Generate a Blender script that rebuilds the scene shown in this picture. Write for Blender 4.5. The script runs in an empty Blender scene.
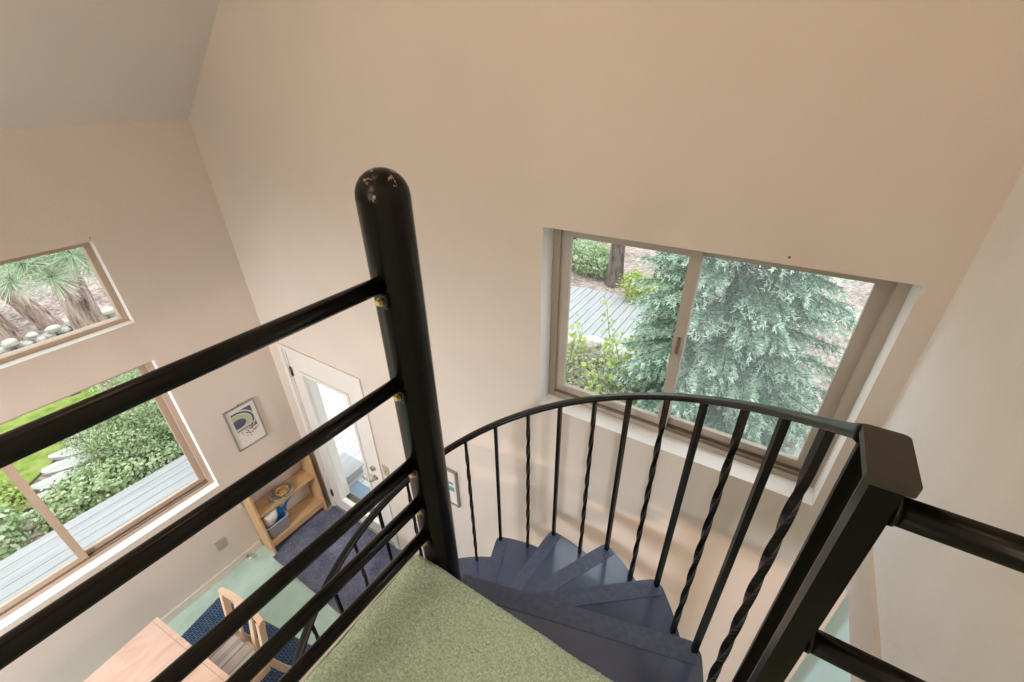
import bpy, bmesh, math, random
import numpy as np
from mathutils import Vector, Matrix
R = math.radians
SC = bpy.context.scene
COL = SC.collection
rnd = random.Random(7)
rng = np.random.default_rng(11)

# ------------------------------------------------------------------ materials
def new_mat(name):
    m = bpy.data.materials.new(name); m.use_nodes = True
    nt = m.node_tree; nt.nodes.clear()
    out = nt.nodes.new('ShaderNodeOutputMaterial')
    b = nt.nodes.new('ShaderNodeBsdfPrincipled')
    nt.links.new(b.outputs[0], out.inputs[0])
    return m, nt, b, out
def N(nt, t, **kw):
    n = nt.nodes.new(t)
    for k, v in kw.items():
        if k in n.inputs: n.inputs[k].default_value = v
        else: setattr(n, k, v)
    return n
def ramp(nt, stops):
    n = nt.nodes.new('ShaderNodeValToRGB'); e = n.color_ramp.elements
    while len(e) > 1: e.remove(e[0])
    e[0].position = stops[0][0]; e[0].color = (*stops[0][1], 1)
    for p, c in stops[1:]:
        q = e.new(p); q.color = (*c, 1)
    return n
def coords(nt, scale=(1, 1, 1), rot=(0, 0, 0)):
    tc = nt.nodes.new('ShaderNodeTexCoord'); mp = nt.nodes.new('ShaderNodeMapping')
    mp.inputs['Scale'].default_value = scale; mp.inputs['Rotation'].default_value = rot
    nt.links.new(tc.outputs['Object'], mp.inputs['Vector']); return mp.outputs[0]
def mat_plain(name, col, rough=.5, metal=0, spec=.5, noise=.0, nscale=8, bump=0, bscale=60, coat=0):
    m, nt, b, out = new_mat(name)
    b.inputs['Roughness'].default_value = rough; b.inputs['Metallic'].default_value = metal
    b.inputs['Specular IOR Level'].default_value = spec
    b.inputs['Coat Weight'].default_value = coat
    v = coords(nt)
    n = N(nt, 'ShaderNodeTexNoise', Scale=nscale, Detail=4.0); nt.links.new(v, n.inputs['Vector'])
    lo = tuple(c * (1 - noise) for c in col); hi = tuple(min(1, c * (1 + noise)) for c in col)
    r = ramp(nt, [(.3, lo), (.7, hi)]); nt.links.new(n.outputs[0], r.inputs[0])
    nt.links.new(r.outputs[0], b.inputs['Base Color'])
    if bump:
        n2 = N(nt, 'ShaderNodeTexNoise', Scale=bscale, Detail=3.0); nt.links.new(v, n2.inputs['Vector'])
        bp = N(nt, 'ShaderNodeBump', Strength=bump, Distance=.004)
        nt.links.new(n2.outputs[0], bp.inputs['Height']); nt.links.new(bp.outputs[0], b.inputs['Normal'])
    return m
def mat_wood(name, c1, c2, rough=.45, scale=(3, 30, 30), swirl=1.5):
    m, nt, b, out = new_mat(name); b.inputs['Roughness'].default_value = rough
    v = coords(nt, scale)
    n = N(nt, 'ShaderNodeTexNoise', Scale=1.0, Detail=5.0, Distortion=swirl); nt.links.new(v, n.inputs['Vector'])
    r = ramp(nt, [(.3, c1), (.5, tuple((a + d) / 2 for a, d in zip(c1, c2))), (.7, c2)])
    nt.links.new(n.outputs[0], r.inputs[0]); nt.links.new(r.outputs[0], b.inputs['Base Color'])
    return m
def mat_stripes(name, stops, axis_scale, rough=.9, bump=.0):
    """stripes across one object axis, plus a woven grain"""
    m, nt, b, out = new_mat(name); b.inputs['Roughness'].default_value = rough
    v = coords(nt, axis_scale)
    w = N(nt, 'ShaderNodeTexWave', Scale=1.0, Distortion=.0); w.wave_profile = 'SAW'
    nt.links.new(v, w.inputs['Vector'])
    r = ramp(nt, stops); r.color_ramp.interpolation = 'CONSTANT'
    nt.links.new(w.outputs['Fac'], r.inputs[0])
    nt.links.new(r.outputs[0], b.inputs['Base Color'])
    return m
def mat_leaf(name, cols, rough=.6, trans=.25):
    m, nt, b, out = new_mat(name); b.inputs['Roughness'].default_value = rough
    b.inputs['Specular IOR Level'].default_value = .3
    g = N(nt, 'ShaderNodeNewGeometry')
    k = len(cols); r = ramp(nt, [(i / max(1, k - 1), c) for i, c in enumerate(cols)])
    nt.links.new(g.outputs['Random Per Island'], r.inputs[0]); nt.links.new(r.outputs[0], b.inputs['Base Color'])
    t = N(nt, 'ShaderNodeBsdfTranslucent'); nt.links.new(r.outputs[0], t.inputs[0])
    mx = N(nt, 'ShaderNodeMixShader'); mx.inputs[0].default_value = trans
    nt.links.new(b.outputs[0], mx.inputs[1]); nt.links.new(t.outputs[0], mx.inputs[2]); nt.links.new(mx.outputs[0], out.inputs[0])
    return m
def mat_glass(name, refl=.06):
    m, nt, b, out = new_mat(name); nt.nodes.remove(b)
    t = N(nt, 'ShaderNodeBsdfTransparent'); t.inputs[0].default_value = (.97, .99, .98, 1)
    g = N(nt, 'ShaderNodeBsdfGlossy'); g.inputs['Roughness'].default_value = .02
    lw = N(nt, 'ShaderNodeLayerWeight', Blend=.5); pw = N(nt, 'ShaderNodeMath', operation='POWER'); pw.inputs[1].default_value = 5
    f = N(nt, 'ShaderNodeMath', operation='MULTIPLY_ADD'); f.inputs[1].default_value = .5; f.inputs[2].default_value = .02
    nt.links.new(lw.outputs['Facing'], pw.inputs[0]); nt.links.new(pw.outputs[0], f.inputs[0])
    mx = N(nt, 'ShaderNodeMixShader')
    nt.links.new(f.outputs[0], mx.inputs[0]); nt.links.new(t.outputs[0], mx.inputs[1]); nt.links.new(g.outputs[0], mx.inputs[2])
    nt.links.new(mx.outputs[0], out.inputs[0]); return m
def mat_speckle(name, cols, scale, rough=.95, bump=.6, scale2=None, stretch=(1, 1, 1)):
    """fine two-level speckle (carpets, duff, gravel)"""
    m, nt, b, out = new_mat(name); b.inputs['Roughness'].default_value = rough; b.inputs['Specular IOR Level'].default_value = .15
    v = coords(nt, stretch)
    n1 = N(nt, 'ShaderNodeTexNoise', Scale=scale, Detail=6.0, Roughness=.7); nt.links.new(v, n1.inputs['Vector'])
    k = len(cols); r = ramp(nt, [(.32 + .36 * i / (k - 1), c) for i, c in enumerate(cols)])
    if scale2:
        n2 = N(nt, 'ShaderNodeTexNoise', Scale=scale2, Detail=3.0); nt.links.new(v, n2.inputs['Vector'])
        mx = N(nt, 'ShaderNodeMath', operation='ADD'); ml = N(nt, 'ShaderNodeMath', operation='MULTIPLY_ADD')
        ml.inputs[1].default_value = .6; ml.inputs[2].default_value = -.3
        nt.links.new(n2.outputs[0], ml.inputs[0]); nt.links.new(n1.outputs[0], mx.inputs[0]); nt.links.new(ml.outputs[0], mx.inputs[1])
        nt.links.new(mx.outputs[0], r.inputs[0])
    else: nt.links.new(n1.outputs[0], r.inputs[0])
    nt.links.new(r.outputs[0], b.inputs['Base Color'])
    if bump:
        bp = N(nt, 'ShaderNodeBump', Strength=bump, Distance=.01); nt.links.new(n1.outputs[0], bp.inputs['Height'])
        nt.links.new(bp.outputs[0], b.inputs['Normal'])
    return m
def mat_worn(name, col, chip, rough=.33, amount=.66, spec=.22):
    """dark paint with chipped spots"""
    m, nt, b, out = new_mat(name); b.inputs['Roughness'].default_value = rough; b.inputs['Specular IOR Level'].default_value = spec
    v = coords(nt)
    n = N(nt, 'ShaderNodeTexNoise', Scale=38.0, Detail=6.0, Roughness=.7); nt.links.new(v, n.inputs['Vector'])
    r = ramp(nt, [(amount, col), (amount + .02, chip)]); nt.links.new(n.outputs[0], r.inputs[0])
    nt.links.new(r.outputs[0], b.inputs['Base Color']); return m

M = {}
PAINT = (.66, .59, .535)
M['wall'] = mat_plain('wall plaster', PAINT, .9, noise=.045, nscale=1.1, bump=.25, bscale=90, spec=.2)
M['wall_rough'] = mat_plain('textured plaster', (.83, .82, .80), .9, noise=.04, nscale=3, bump=.5, bscale=55, spec=.2)
M['ceiling'] = mat_plain('ceiling plaster', (.72, .655, .62), .9, noise=.03, nscale=1.0, bump=.2, bscale=70, spec=.2)
M['reveal'] = mat_plain('white painted reveal', (.82, .82, .82), .6, noise=.02)
M['alcove'] = mat_plain('pale mint paint', (.52, .74, .79), .7, noise=.03, nscale=2)
M['vinyl'] = mat_speckle('mint vinyl flooring', [(.38, .54, .47), (.43, .59, .52), (.48, .63, .56)], 9, .28, .0, 2)
M['white'] = mat_plain('white trim paint', (.72, .70, .67), .4, noise=.02)
M['door'] = mat_plain('white door paint', (.74, .71, .68), .4, noise=.02)
M['beige'] = mat_plain('beige window frame', (.40, .355, .30), .45, noise=.04)
M['brownf'] = mat_plain('tan window frame', (.46, .35, .27), .45, noise=.05)
M['track'] = mat_plain('dark track', (.16, .12, .09), .5, noise=.1)
M['glass'] = mat_glass('clear glass')
def screen_material():
    m, nt, b, out = new_mat('insect screen'); nt.nodes.remove(b)
    t = N(nt, 'ShaderNodeBsdfTransparent'); d = N(nt, 'ShaderNodeBsdfTranslucent'); d.inputs[0].default_value = (.62, .68, .68, 1)
    mx = N(nt, 'ShaderNodeMixShader'); mx.inputs[0].default_value = .06
    nt.links.new(t.outputs[0], mx.inputs[1]); nt.links.new(d.outputs[0], mx.inputs[2]); nt.links.new(mx.outputs[0], out.inputs[0]); return m
M['screen'] = screen_material()
M['iron'] = mat_worn('black brown iron paint', (.0045, .0036, .0028), (.02, .016, .012), .26, .78)
M['iron_chip'] = mat_worn('chipped black paint', (.0055, .0042, .0032), (.30, .24, .19), .26, .60)
M['iron_post'] = mat_worn('black post paint', (.0045, .0036, .0028), (.02, .016, .012), .26, .78, .12)
M['cap'] = mat_plain('black cap paint with reflected brown', (.024, .017, .011), .35, spec=.5, noise=.05)  # brown of the reflected wall put into the black paint
M['tread'] = mat_plain('black tread paint with window blue', (.048, .084, .185), .2, spec=.8, noise=.2, nscale=6, bump=.02, bscale=140, coat=.5)  # base pushed to blue to carry the window's reflection
M['tread'].node_tree.nodes['Principled BSDF'].inputs['IOR'].default_value = 1.5
M['grip'] = mat_plain('grey grip tape', (.080, .112, .205), .42, noise=.2, nscale=60, bump=.3, bscale=260)
M['brass'] = mat_plain('brass bolt', (.55, .43, .18), .35, 1.0)
M['carpet'] = mat_speckle('sage carpet', [(.28, .41, .29), (.53, .70, .55), (.80, .94, .83)], 200, 1.0, .5, None)
M['baseb'] = mat_plain('cream baseboard', (.66, .60, .53), .5, noise=.04)
M['pine_wood'] = mat_wood('pine boards', (.50, .31, .15), (.63, .42, .23), .45, (18, 2.5, 18), 1)
M['maple'] = mat_wood('pale maple', (.50, .33, .25), (.66, .47, .38), .35, (5, 2.5, 4), 2.5)
M['maple_edge'] = mat_wood('maple edge', (.66, .47, .33), (.72, .54, .39), .4, (2, 16, 16), 1)
M['chairw'] = mat_wood('chair maple', (.62, .44, .30), (.72, .53, .38), .4, (16, 16, 3), 1)
M['fabric'] = mat_stripes('striped seat fabric', [(0, (.60, .56, .55)), (.14, (.36, .33, .36)), (.2, (.66, .64, .65)), (.42, (.5, .5, .54)), (.62, (.72, .71, .72)), (.76, (.34, .31, .33)), (.82, (.62, .58, .56))], (1.45, 0, 0))
M['mat_rug'] = mat_speckle('slate blue mat', [(.075, .082, .125), (.125, .135, .195), (.19, .20, .27)], 60, 1, .4, 5)
def rug_material():
    m, nt, b, out = new_mat('braided blue rug'); b.inputs['Roughness'].default_value = 1
    v = coords(nt, (7, 22, 1), (0, 0, 0))
    br = N(nt, 'ShaderNodeTexBrick'); br.inputs['Scale'].default_value = 1.0; br.inputs['Mortar Size'].default_value = .08
    br.inputs['Color1'].default_value = (.06, .13, .24, 1); br.inputs['Color2'].default_value = (.11, .22, .36, 1); br.inputs['Mortar'].default_value = (.02, .035, .075, 1)
    nt.links.new(v, br.inputs['Vector'])
    n = N(nt, 'ShaderNodeTexNoise', Scale=30.0, Detail=4.0); nt.links.new(coords(nt), n.inputs['Vector'])
    mx = N(nt, 'ShaderNodeMix', data_type='RGBA', blend_type='OVERLAY'); mx.inputs[0].default_value = .5
    nt.links.new(br.outputs[0], mx.inputs[6]); nt.links.new(n.outputs[0], mx.inputs[7]); nt.links.new(mx.outputs[2], b.inputs['Base Color'])
    bp = N(nt, 'ShaderNodeBump', Strength=.6, Distance=.01); nt.links.new(br.outputs['Fac'], bp.inputs['Height']); bp.invert = True
    nt.links.new(bp.outputs[0], b.inputs['Normal']); return m
M['rug'] = rug_material()
M['bin'] = mat_plain('grey plastic', (.47, .48, .52), .5, noise=.02)
M['pillow'] = mat_plain('white cotton', (.76, .72, .68), .9, noise=.03)
M['blue'] = mat_plain('bright blue cloth', (.03, .33, .76), .8, noise=.1)
M['black'] = mat_plain('black cloth', (.02, .02, .022), .8, noise=.1)
M['pewter'] = mat_plain('pewter platter', (.36, .36, .35), .35, .5, noise=.5, nscale=45)
M['bread'] = mat_plain('tan wicker', (.52, .31, .13), .6, noise=.35, nscale=50, bump=.5, bscale=90)
M['plate'] = mat_plain('tan wall plate', (.43, .36, .27), .45, noise=.03)
M['silver'] = mat_plain('silver frame', (.36, .34, .31), .35, .6)
M['matboard'] = mat_plain('off white mat board', (.70, .67, .62), .9)
M['p_purple'] = mat_plain('print violet', (.10, .085, .20), .8)
M['p_navy'] = mat_plain('print navy', (.075, .08, .14), .8)
M['p_green'] = mat_plain('print sage', (.42, .45, .27), .8)
M['p_pale'] = mat_plain('print pale', (.58, .60, .56), .8)
M['p_red'] = mat_plain('print rose', (.36, .15, .15), .8, noise=.5, nscale=80)
M['p_grey'] = mat_plain('print grey', (.22, .21, .20), .8, noise=.5, nscale=80)
M['p_teal'] = mat_plain('print teal', (.10, .30, .33), .8, noise=.3, nscale=40)
M['hinge'] = mat_plain('dark bronze hinge', (.09, .065, .04), .4, .7)
M['nickel'] = mat_plain('brushed nickel', (.5, .46, .40), .3, .9)
# outdoors
M['deck'] = mat_wood('weathered deck board', (.27, .28, .30), (.36, .37, .385), .75, (22, 1.2, 20), .6)
M['porch'] = mat_wood('porch board with sunlight in colour', (.46, .46, .46), (.55, .55, .55), .7, (22, 1.2, 20), .6)  # deck wood paled in colour to stand for overexposed sunlight
M['lawn'] = mat_speckle('lawn', [(.13, .18, .035), (.20, .26, .06), (.27, .31, .10)], 6, 1, .3, 1.5)
M['duff'] = mat_speckle('pine needle duff', [(.11, .085, .075), (.30, .24, .22), (.46, .40, .38)], 9, 1, .6, .8)
M['stone'] = mat_speckle('pale fieldstone', [(.36, .345, .31), (.52, .50, .47), (.64, .62, .59)], 7, .9, .5)
M['flag'] = mat_speckle('grey flagstone', [(.36, .355, .35), (.46, .455, .45), (.54, .53, .52)], 6, .9, .3)
M['bark'] = mat_speckle('pine bark', [(.07, .05, .045), (.36, .26, .23), (.58, .46, .42)], 13, 1, 1.0, None, (1, 1, .22))
M['bark_dark'] = mat_speckle('dark bark', [(.05, .04, .04), (.14, .11, .10), (.24, .20, .19)], 14, 1, 1.0, None, (1, 1, .22))
M['spruce'] = mat_leaf('blue spruce needles', [(.13, .21, .155), (.24, .355, .275), (.35, .475, .385)], trans=.2)
M['spruce_tip'] = mat_leaf('new spruce growth', [(.43, .58, .475), (.55, .69, .585), (.64, .75, .665)], trans=.2)
M['needle'] = mat_leaf('long pine needles', [(.34, .46, .30), (.54, .66, .50), (.70, .78, .64)], trans=.2)
M['shrub'] = mat_leaf('shrub leaves', [(.17, .27, .10), (.31, .42, .20), (.45, .54, .32), (.58, .64, .46)], trans=.25)
M['lime'] = mat_leaf('young maple leaves', [(.26, .38, .08), (.40, .50, .13), (.52, .60, .24)], trans=.4)
M['weed'] = mat_leaf('ground cover leaves', [(.20, .32, .14), (.36, .48, .27), (.52, .60, .42)], trans=.25)
M['twig'] = mat_leaf('dry twigs', [(.22, .17, .14), (.36, .30, .26)], trans=.0)
M['siding'] = mat_plain('pale exterior siding', (.6, .6, .57), .8)
M['toy'] = mat_plain('blue plastic', (.03, .22, .5), .4)
M['mat_out'] = mat_speckle('blue grey door mat', [(.16, .22, .30), (.25, .32, .42)], 40, 1, .2)

# ------------------------------------------------------------------ helpers
def tag(o, label=None, cat=None, group=None, kind=None):
    if label: o['label'] = label
    if cat: o['category'] = cat
    if group: o['group'] = group
    if kind: o['kind'] = kind
    return o
def empty(name, loc=(0, 0, 0), rz=0, label=None, cat=None, group=None, kind=None):
    o = bpy.data.objects.new(name, None); COL.objects.link(o); o.location = loc; o.rotation_euler = (0, 0, rz)
    o.empty_display_size = .1
    return tag(o, label, cat, group, kind)
def link(name, me, mats, parent=None, smooth=False):
    o = bpy.data.objects.new(name, me); COL.objects.link(o)
    for m in (mats if isinstance(mats, (list, tuple)) else [mats]): me.materials.append(m)
    if parent: o.parent = parent
    if smooth:
        me.polygons.foreach_set('use_smooth', [True] * len(me.polygons))
    return o
def build(name, bm, mats, parent=None, smooth=False, bevel=0, seg=2):
    if bevel:
        es = [e for e in bm.edges if len(e.link_faces) == 2 and e.calc_face_angle(0) > .6]
        bmesh.ops.bevel(bm, geom=es, offset=bevel, segments=seg, affect='EDGES', profile=.6)
    bmesh.ops.recalc_face_normals(bm, faces=bm.faces)
    me = bpy.data.meshes.new(name); bm.to_mesh(me); bm.free()
    return link(name, me, mats, parent, smooth)
def box(bm, x0, x1, y0, y1, z0, z1, mi=0):
    v = [bm.verts.new((x, y, z)) for x in (x0, x1) for y in (y0, y1) for z in (z0, z1)]
    for f in ((0, 1, 3, 2), (4, 6, 7, 5), (0, 4, 5, 1), (2, 3, 7, 6), (0, 2, 6, 4), (1, 5, 7, 3)):
        bm.faces.new([v[i] for i in f]).material_index = mi
def prism(bm, pts, z0, z1, mi=0, axis='z'):
    """extrude a polygon given in two coordinates along the third axis"""
    def P(a, b, c): return {'z': (a, b, c), 'y': (a, c, b), 'x': (c, a, b)}[axis]
    lo = [bm.verts.new(P(a, b, z0)) for a, b in pts]; hi = [bm.verts.new(P(a, b, z1)) for a, b in pts]
    n = len(pts)
    bm.faces.new(lo[::-1]).material_index = mi; bm.faces.new(hi).material_index = mi
    for i in range(n): bm.faces.new((lo[i], lo[(i + 1) % n], hi[(i + 1) % n], hi[i])).material_index = mi
def tube(bm, pts, rad, n=16, cap=True, mi=0):
    """round tube through points; rad may be a list"""
    pts = [Vector(p) for p in pts]; rad = rad if isinstance(rad, (list, tuple)) else [rad] * len(pts)
    rings = []; up = None
    for i, p in enumerate(pts):
        t = (pts[min(i + 1, len(pts) - 1)] - pts[max(i - 1, 0)]).normalized()
        if up is None: up = Vector((0, 0, 1)) if abs(t.z) < .9 else Vector((1, 0, 0))
        s = t.cross(up).normalized(); up = s.cross(t).normalized()
        rings.append([bm.verts.new(p + (s * math.cos(a) + up * math.sin(a)) * rad[i]) for a in [2 * math.pi * k / n for k in range(n)]])
    for a, b in zip(rings, rings[1:]):
        for k in range(n):
            f = bm.faces.new((a[k], a[(k + 1) % n], b[(k + 1) % n], b[k])); f.smooth = True; f.material_index = mi
    if cap:
        bm.faces.new(rings[0][::-1]).material_index = mi; bm.faces.new(rings[-1]).material_index = mi
def lathe(bm, prof, n=32, cx=0, cy=0, mi=0, sx=1, sy=1):
    rings = []
    for r, z in prof:
        rings.append([bm.verts.new((cx + sx * r * math.cos(2 * math.pi * k / n), cy + sy * r * math.sin(2 * math.pi * k / n), z)) for k in range(n)] if r > 1e-6 else [bm.verts.new((cx, cy, z))])
    for a, b in zip(rings, rings[1:]):
        for k in range(n):
            k2 = (k + 1) % n
            vs = [a[k % len(a)], a[k2 % len(a)], b[k2 % len(b)], b[k % len(b)]]
            vs = list(dict.fromkeys(vs))
            if len(vs) > 2:
                f = bm.faces.new(vs); f.smooth = True; f.material_index = mi
def wall_cells(bm, us, vs, holes, d0, d1, axis, top=None):
    """a wall slab split in cells; holes are (u0,u1,v0,v1); axis = its thickness axis; top(u) lifts the last row"""
    def empty_cell(i, j):
        if i < 0 or j < 0 or i >= len(us) - 1 or j >= len(vs) - 1: return True
        u, v = (us[i] + us[i + 1]) / 2, (vs[j] + vs[j + 1]) / 2
        return any(h[0] < u < h[1] and h[2] < v < h[3] for h in holes)
    cache = {}
    def V(i, j, d):
        if (i, j, d) not in cache:
            u, v = us[i], vs[j]
            if top and j == len(vs) - 1: v = top(u)
            cache[(i, j, d)] = bm.verts.new((u, (d0, d1)[d], v) if axis == 'y' else ((d0, d1)[d], u, v))
        return cache[(i, j, d)]
    for i in range(len(us) - 1):
        for j in range(len(vs) - 1):
            if empty_cell(i, j): continue
            for d in (0, 1): bm.faces.new([V(i, j, d), V(i + 1, j, d), V(i + 1, j + 1, d), V(i, j + 1, d)])
            for (ni, nj, a, b) in ((i - 1, j, (i, j), (i, j + 1)), (i + 1, j, (i + 1, j), (i + 1, j + 1)), (i, j - 1, (i, j), (i + 1, j)), (i, j + 1, (i, j + 1), (i + 1, j + 1))):
                if empty_cell(ni, nj):
                    f = bm.faces.new([V(*a, 0), V(*b, 0), V(*b, 1), V(*a, 1)])
                    inside = 0 <= ni < len(us) - 1 and 0 <= nj < len(vs) - 1
                    f.material_index = 1 if inside else 0
def rrect(w, d, r, n=6):
    out = []
    for cx, cy, a in ((w - r, d - r, 0), (-w + r, d - r, 90), (-w + r, -d + r, 180), (w - r, -d + r, 270)):
        out += [(cx + r * math.cos(R(a + 90 * i / n)), cy + r * math.sin(R(a + 90 * i / n))) for i in range(n + 1)]
    return out
def quads(name, P, mats, parent=None):
    """P: (n,4,3) array of loose quads"""
    P = np.asarray(P, np.float32); n = len(P)
    me = bpy.data.meshes.new(name); me.vertices.add(4 * n); me.vertices.foreach_set('co', P.reshape(-1))
    me.loops.add(4 * n); me.loops.foreach_set('vertex_index', np.arange(4 * n, dtype=np.int32))
    me.polygons.add(n); me.polygons.foreach_set('loop_start', np.arange(0, 4 * n, 4, dtype=np.int32))
    me.update(calc_edges=True); me.validate()
    return link(name, me, mats, parent)
def unit(v): return v / np.maximum(np.linalg.norm(v, axis=-1, keepdims=True), 1e-9)
def blades(p, d, length, width):
    """quads: a thin blade from p along d"""
    n = len(p); d = unit(d); s = unit(np.cross(d, unit(rng.normal(size=(n, 3)))))
    L = np.asarray(length).reshape(-1, 1) * np.ones((n, 1)); Wd = np.asarray(width).reshape(-1, 1) * np.ones((n, 1))
    a = p - s * Wd * .35; b = p + s * Wd * .35; m = p + d * L
    return np.stack([a, b, m + s * Wd * .3, m - s * Wd * .3], 1)
def leaves(p, nrm, size, aspect=.6):
    """rhombus leaves"""
    n = len(p); nrm = unit(nrm); t = unit(np.cross(nrm, rng.normal(size=(n, 3)))); s = np.cross(nrm, t)
    L = (size * (.6 + .8 * rng.random(n)))[:, None]
    return np.stack([p - t * L * .5, p + s * L * aspect * .5 + nrm * L * .05, p + t * L * .5, p - s * L * aspect * .5 + nrm * L * .05], 1)
def leaf_ball(c, rad, n, size, aspect=.6, shell=.55, up=.4):
    d = unit(rng.normal(size=(n, 3))); r = (shell + (1 - shell) * rng.random(n))[:, None]
    lump = 1 + .18 * np.sin(d[:, :1] * 7 + 1) * np.sin(d[:, 1:2] * 9 + 2) + .12 * np.sin(d[:, 2:] * 13)
    p = np.array(c) + d * np.array(rad) * r * lump
    return leaves(p, d + rng.normal(size=(n, 3)) * .5 + np.array([0, 0, up]), size, aspect)

# ------------------------------------------------------------------ key dimensions (metres, lower floor = 0)
XL, YB, XR = -3.647, 1.621, .451
EYE = Vector((0, 0, 3.96))
LOFT = 2.81
YF = -4.0                      # the wall behind the camera
SLOPE = .725
def roof(x): return 3.80 + SLOPE * (x - XL)

# ------------------------------------------------------------------ the room
bm = bmesh.new(); box(bm, XL - .2, 3.2, YF - .2, 1.822, -.12, 0)
tag(build('floor', bm, M['vinyl']), 'mint green vinyl floor of the lower room', 'floor', kind='structure')

bm = bmesh.new()
WIN_L = (-.975, .828)
wall_cells(bm, [YF - .2, WIN_L[0], WIN_L[1], YB + .2], [-.3, .96, 2.28, 2.589, 3.165, 3.9], [(*WIN_L, .96, 2.28), (*WIN_L, 2.589, 3.165)], XL, XL - .2, 'x')
tag(build('wall_left', bm, [M['wall'], M['reveal']]), 'beige plaster wall with two stacked windows on the left', 'wall', kind='structure')

bm = bmesh.new()
DX0, DX1, DZ = -3.415, -2.468, 2.052
WX0, WX1, WZ0, WZ1 = -.882, .379, 2.481, 3.439
wall_cells(bm, [XL, DX0, DX1, WX0, WX1, .62], [-.0, DZ, WZ0, WZ1, 4.0], [(DX0, DX1, 0, DZ), (WX0, WX1, WZ0, WZ1)], YB, YB + .2, 'y', top=lambda u: roof(u) + .1)
tag(build('wall_back', bm, [M['wall'], M['reveal']]), 'tall beige plaster wall with the door and the stair window', 'wall', kind='structure')

bm = bmesh.new()
wall_cells(bm, [YF, YB], [2.68, roof(XR) + .1], [], XR, XR + .2, 'x')
tag(build('wall_right', bm, [M['wall_rough']]), 'cream textured plaster wall at the right edge', 'wall', kind='structure')
bm = bmesh.new(); box(bm, XR - .013, XR, .50, YB, 2.68, 2.79)
tag(build('baseboard_right', bm, M['baseb'], bevel=.003), 'cream baseboard along the foot of the right wall', 'baseboard', kind='structure')
bm = bmesh.new(); box(bm, .62, 3.2, 1.75, 1.95, 0, 2.68)
tag(build('wall_alcove', bm, M['alcove']), 'pale mint wall of the lower room right of the stair', 'wall', kind='structure')
bm = bmesh.new(); box(bm, 3.0, 3.2, YF, 1.75, 0, 2.68)
tag(build('wall_east', bm, M['wall']), 'beige wall closing the lower room on the right', 'wall', kind='structure')
bm = bmesh.new(); box(bm, XR, 3.2, YF - .2, 1.95, 2.60, 2.68)
tag(build('ceiling_lower', bm, M['ceiling']), 'plaster ceiling over the right of the lower room', 'ceiling', kind='structure')
bm = bmesh.new()
pts = [(XL - .2, 0), (3.2, 0), (3.2, 2.6), (XR + .2, 2.68), (XR + .2, roof(XR) + .1), (XL - .2, roof(XL) - .05)]
prism(bm, pts, YF - .2, YF, axis='y')
tag(build('wall_front', bm, M['wall']), 'beige wall behind the viewer', 'wall', kind='structure')
bm = bmesh.new()
x0, x1 = XL - .2, XR + .3
prism(bm, [(x0, roof(x0)), (x1, roof(x1)), (x1, roof(x1) + .2), (x0, roof(x0) + .2)], YF - .2, YB + .2, axis='y')
tag(build('ceiling', bm, M['ceiling']), 'sloping plaster ceiling rising from the left wall', 'ceiling', kind='structure')

# baseboard on the left wall
bm = bmesh.new(); box(bm, XL, XL + .014, YF, .918, 0, .085)
tag(build('baseboard_left', bm, M['baseb'], bevel=.004), 'cream baseboard under the left wall windows', 'baseboard', kind='structure')

# loft platform and its carpet
bm = bmesh.new(); box(bm, -.650, XR, YF, .484, 2.46, 2.784); box(bm, -.650, XR, .459, .484, 2.29, 2.46)  # unseen drop board under the front edge added to cut the light below
tag(build('floor_loft', bm, M['baseb']), 'pale edged loft platform under the green carpet', 'floor', kind='structure')
def carpet():
    xs = np.linspace(-.661, XR, 280); ys = np.concatenate([[YF], np.linspace(-.25, .495, 190)])
    X, Y = np.meshgrid(xs, ys, indexing='ij'); nx, ny = X.shape
    Zv = LOFT + rng.normal(size=X.shape) * .0011
    e = np.minimum(X - xs[0], ys[-1] - Y); t = np.clip(1 - e / .016, 0, 1)
    Zv -= .016 * t ** 2 + 0
    lump = .0015 * np.sin(X * 37 + 3 * np.sin(Y * 21)) + .0015 * np.sin(Y * 43 + 2 * np.sin(X * 27)); Zv += lump
    X = X + rng.normal(size=X.shape) * .0010 * (t < .9); Y = Y + rng.normal(size=X.shape) * .0010 * (t < .9)
    co = np.stack([X, Y, Zv], -1).reshape(-1, 3)
    idx = np.arange(nx * ny).reshape(nx, ny)
    faces = np.stack([idx[:-1, :-1], idx[1:, :-1], idx[1:, 1:], idx[:-1, 1:]], -1).reshape(-1, 4).tolist()
    co = co.tolist(); n0 = len(co)
    # skirt down the visible edges
    edge = [idx[0, j] for j in range(ny)] + [idx[i, ny - 1] for i in range(1, nx)]
    for v in edge: co.append((co[v][0], co[v][1], LOFT - .031))
    for k in range(len(edge) - 1): faces.append([edge[k], edge[k + 1], n0 + k + 1, n0 + k])
    me = bpy.data.meshes.new('floor_carpet'); me.from_pydata(co, [], faces); me.update()
    return link('floor_carpet', me, M['carpet'], smooth=True)
tag(carpet(), 'sage green carpet on the loft landing', 'carpet', kind='structure')
bm = bmesh.new(); box(bm, -.671, -.6625, YF, .484, 2.62, 2.797)
tag(build('trim_1', bm, M['white'], bevel=.003), 'white trim board along the left edge of the loft', 'trim', kind='structure')

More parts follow.
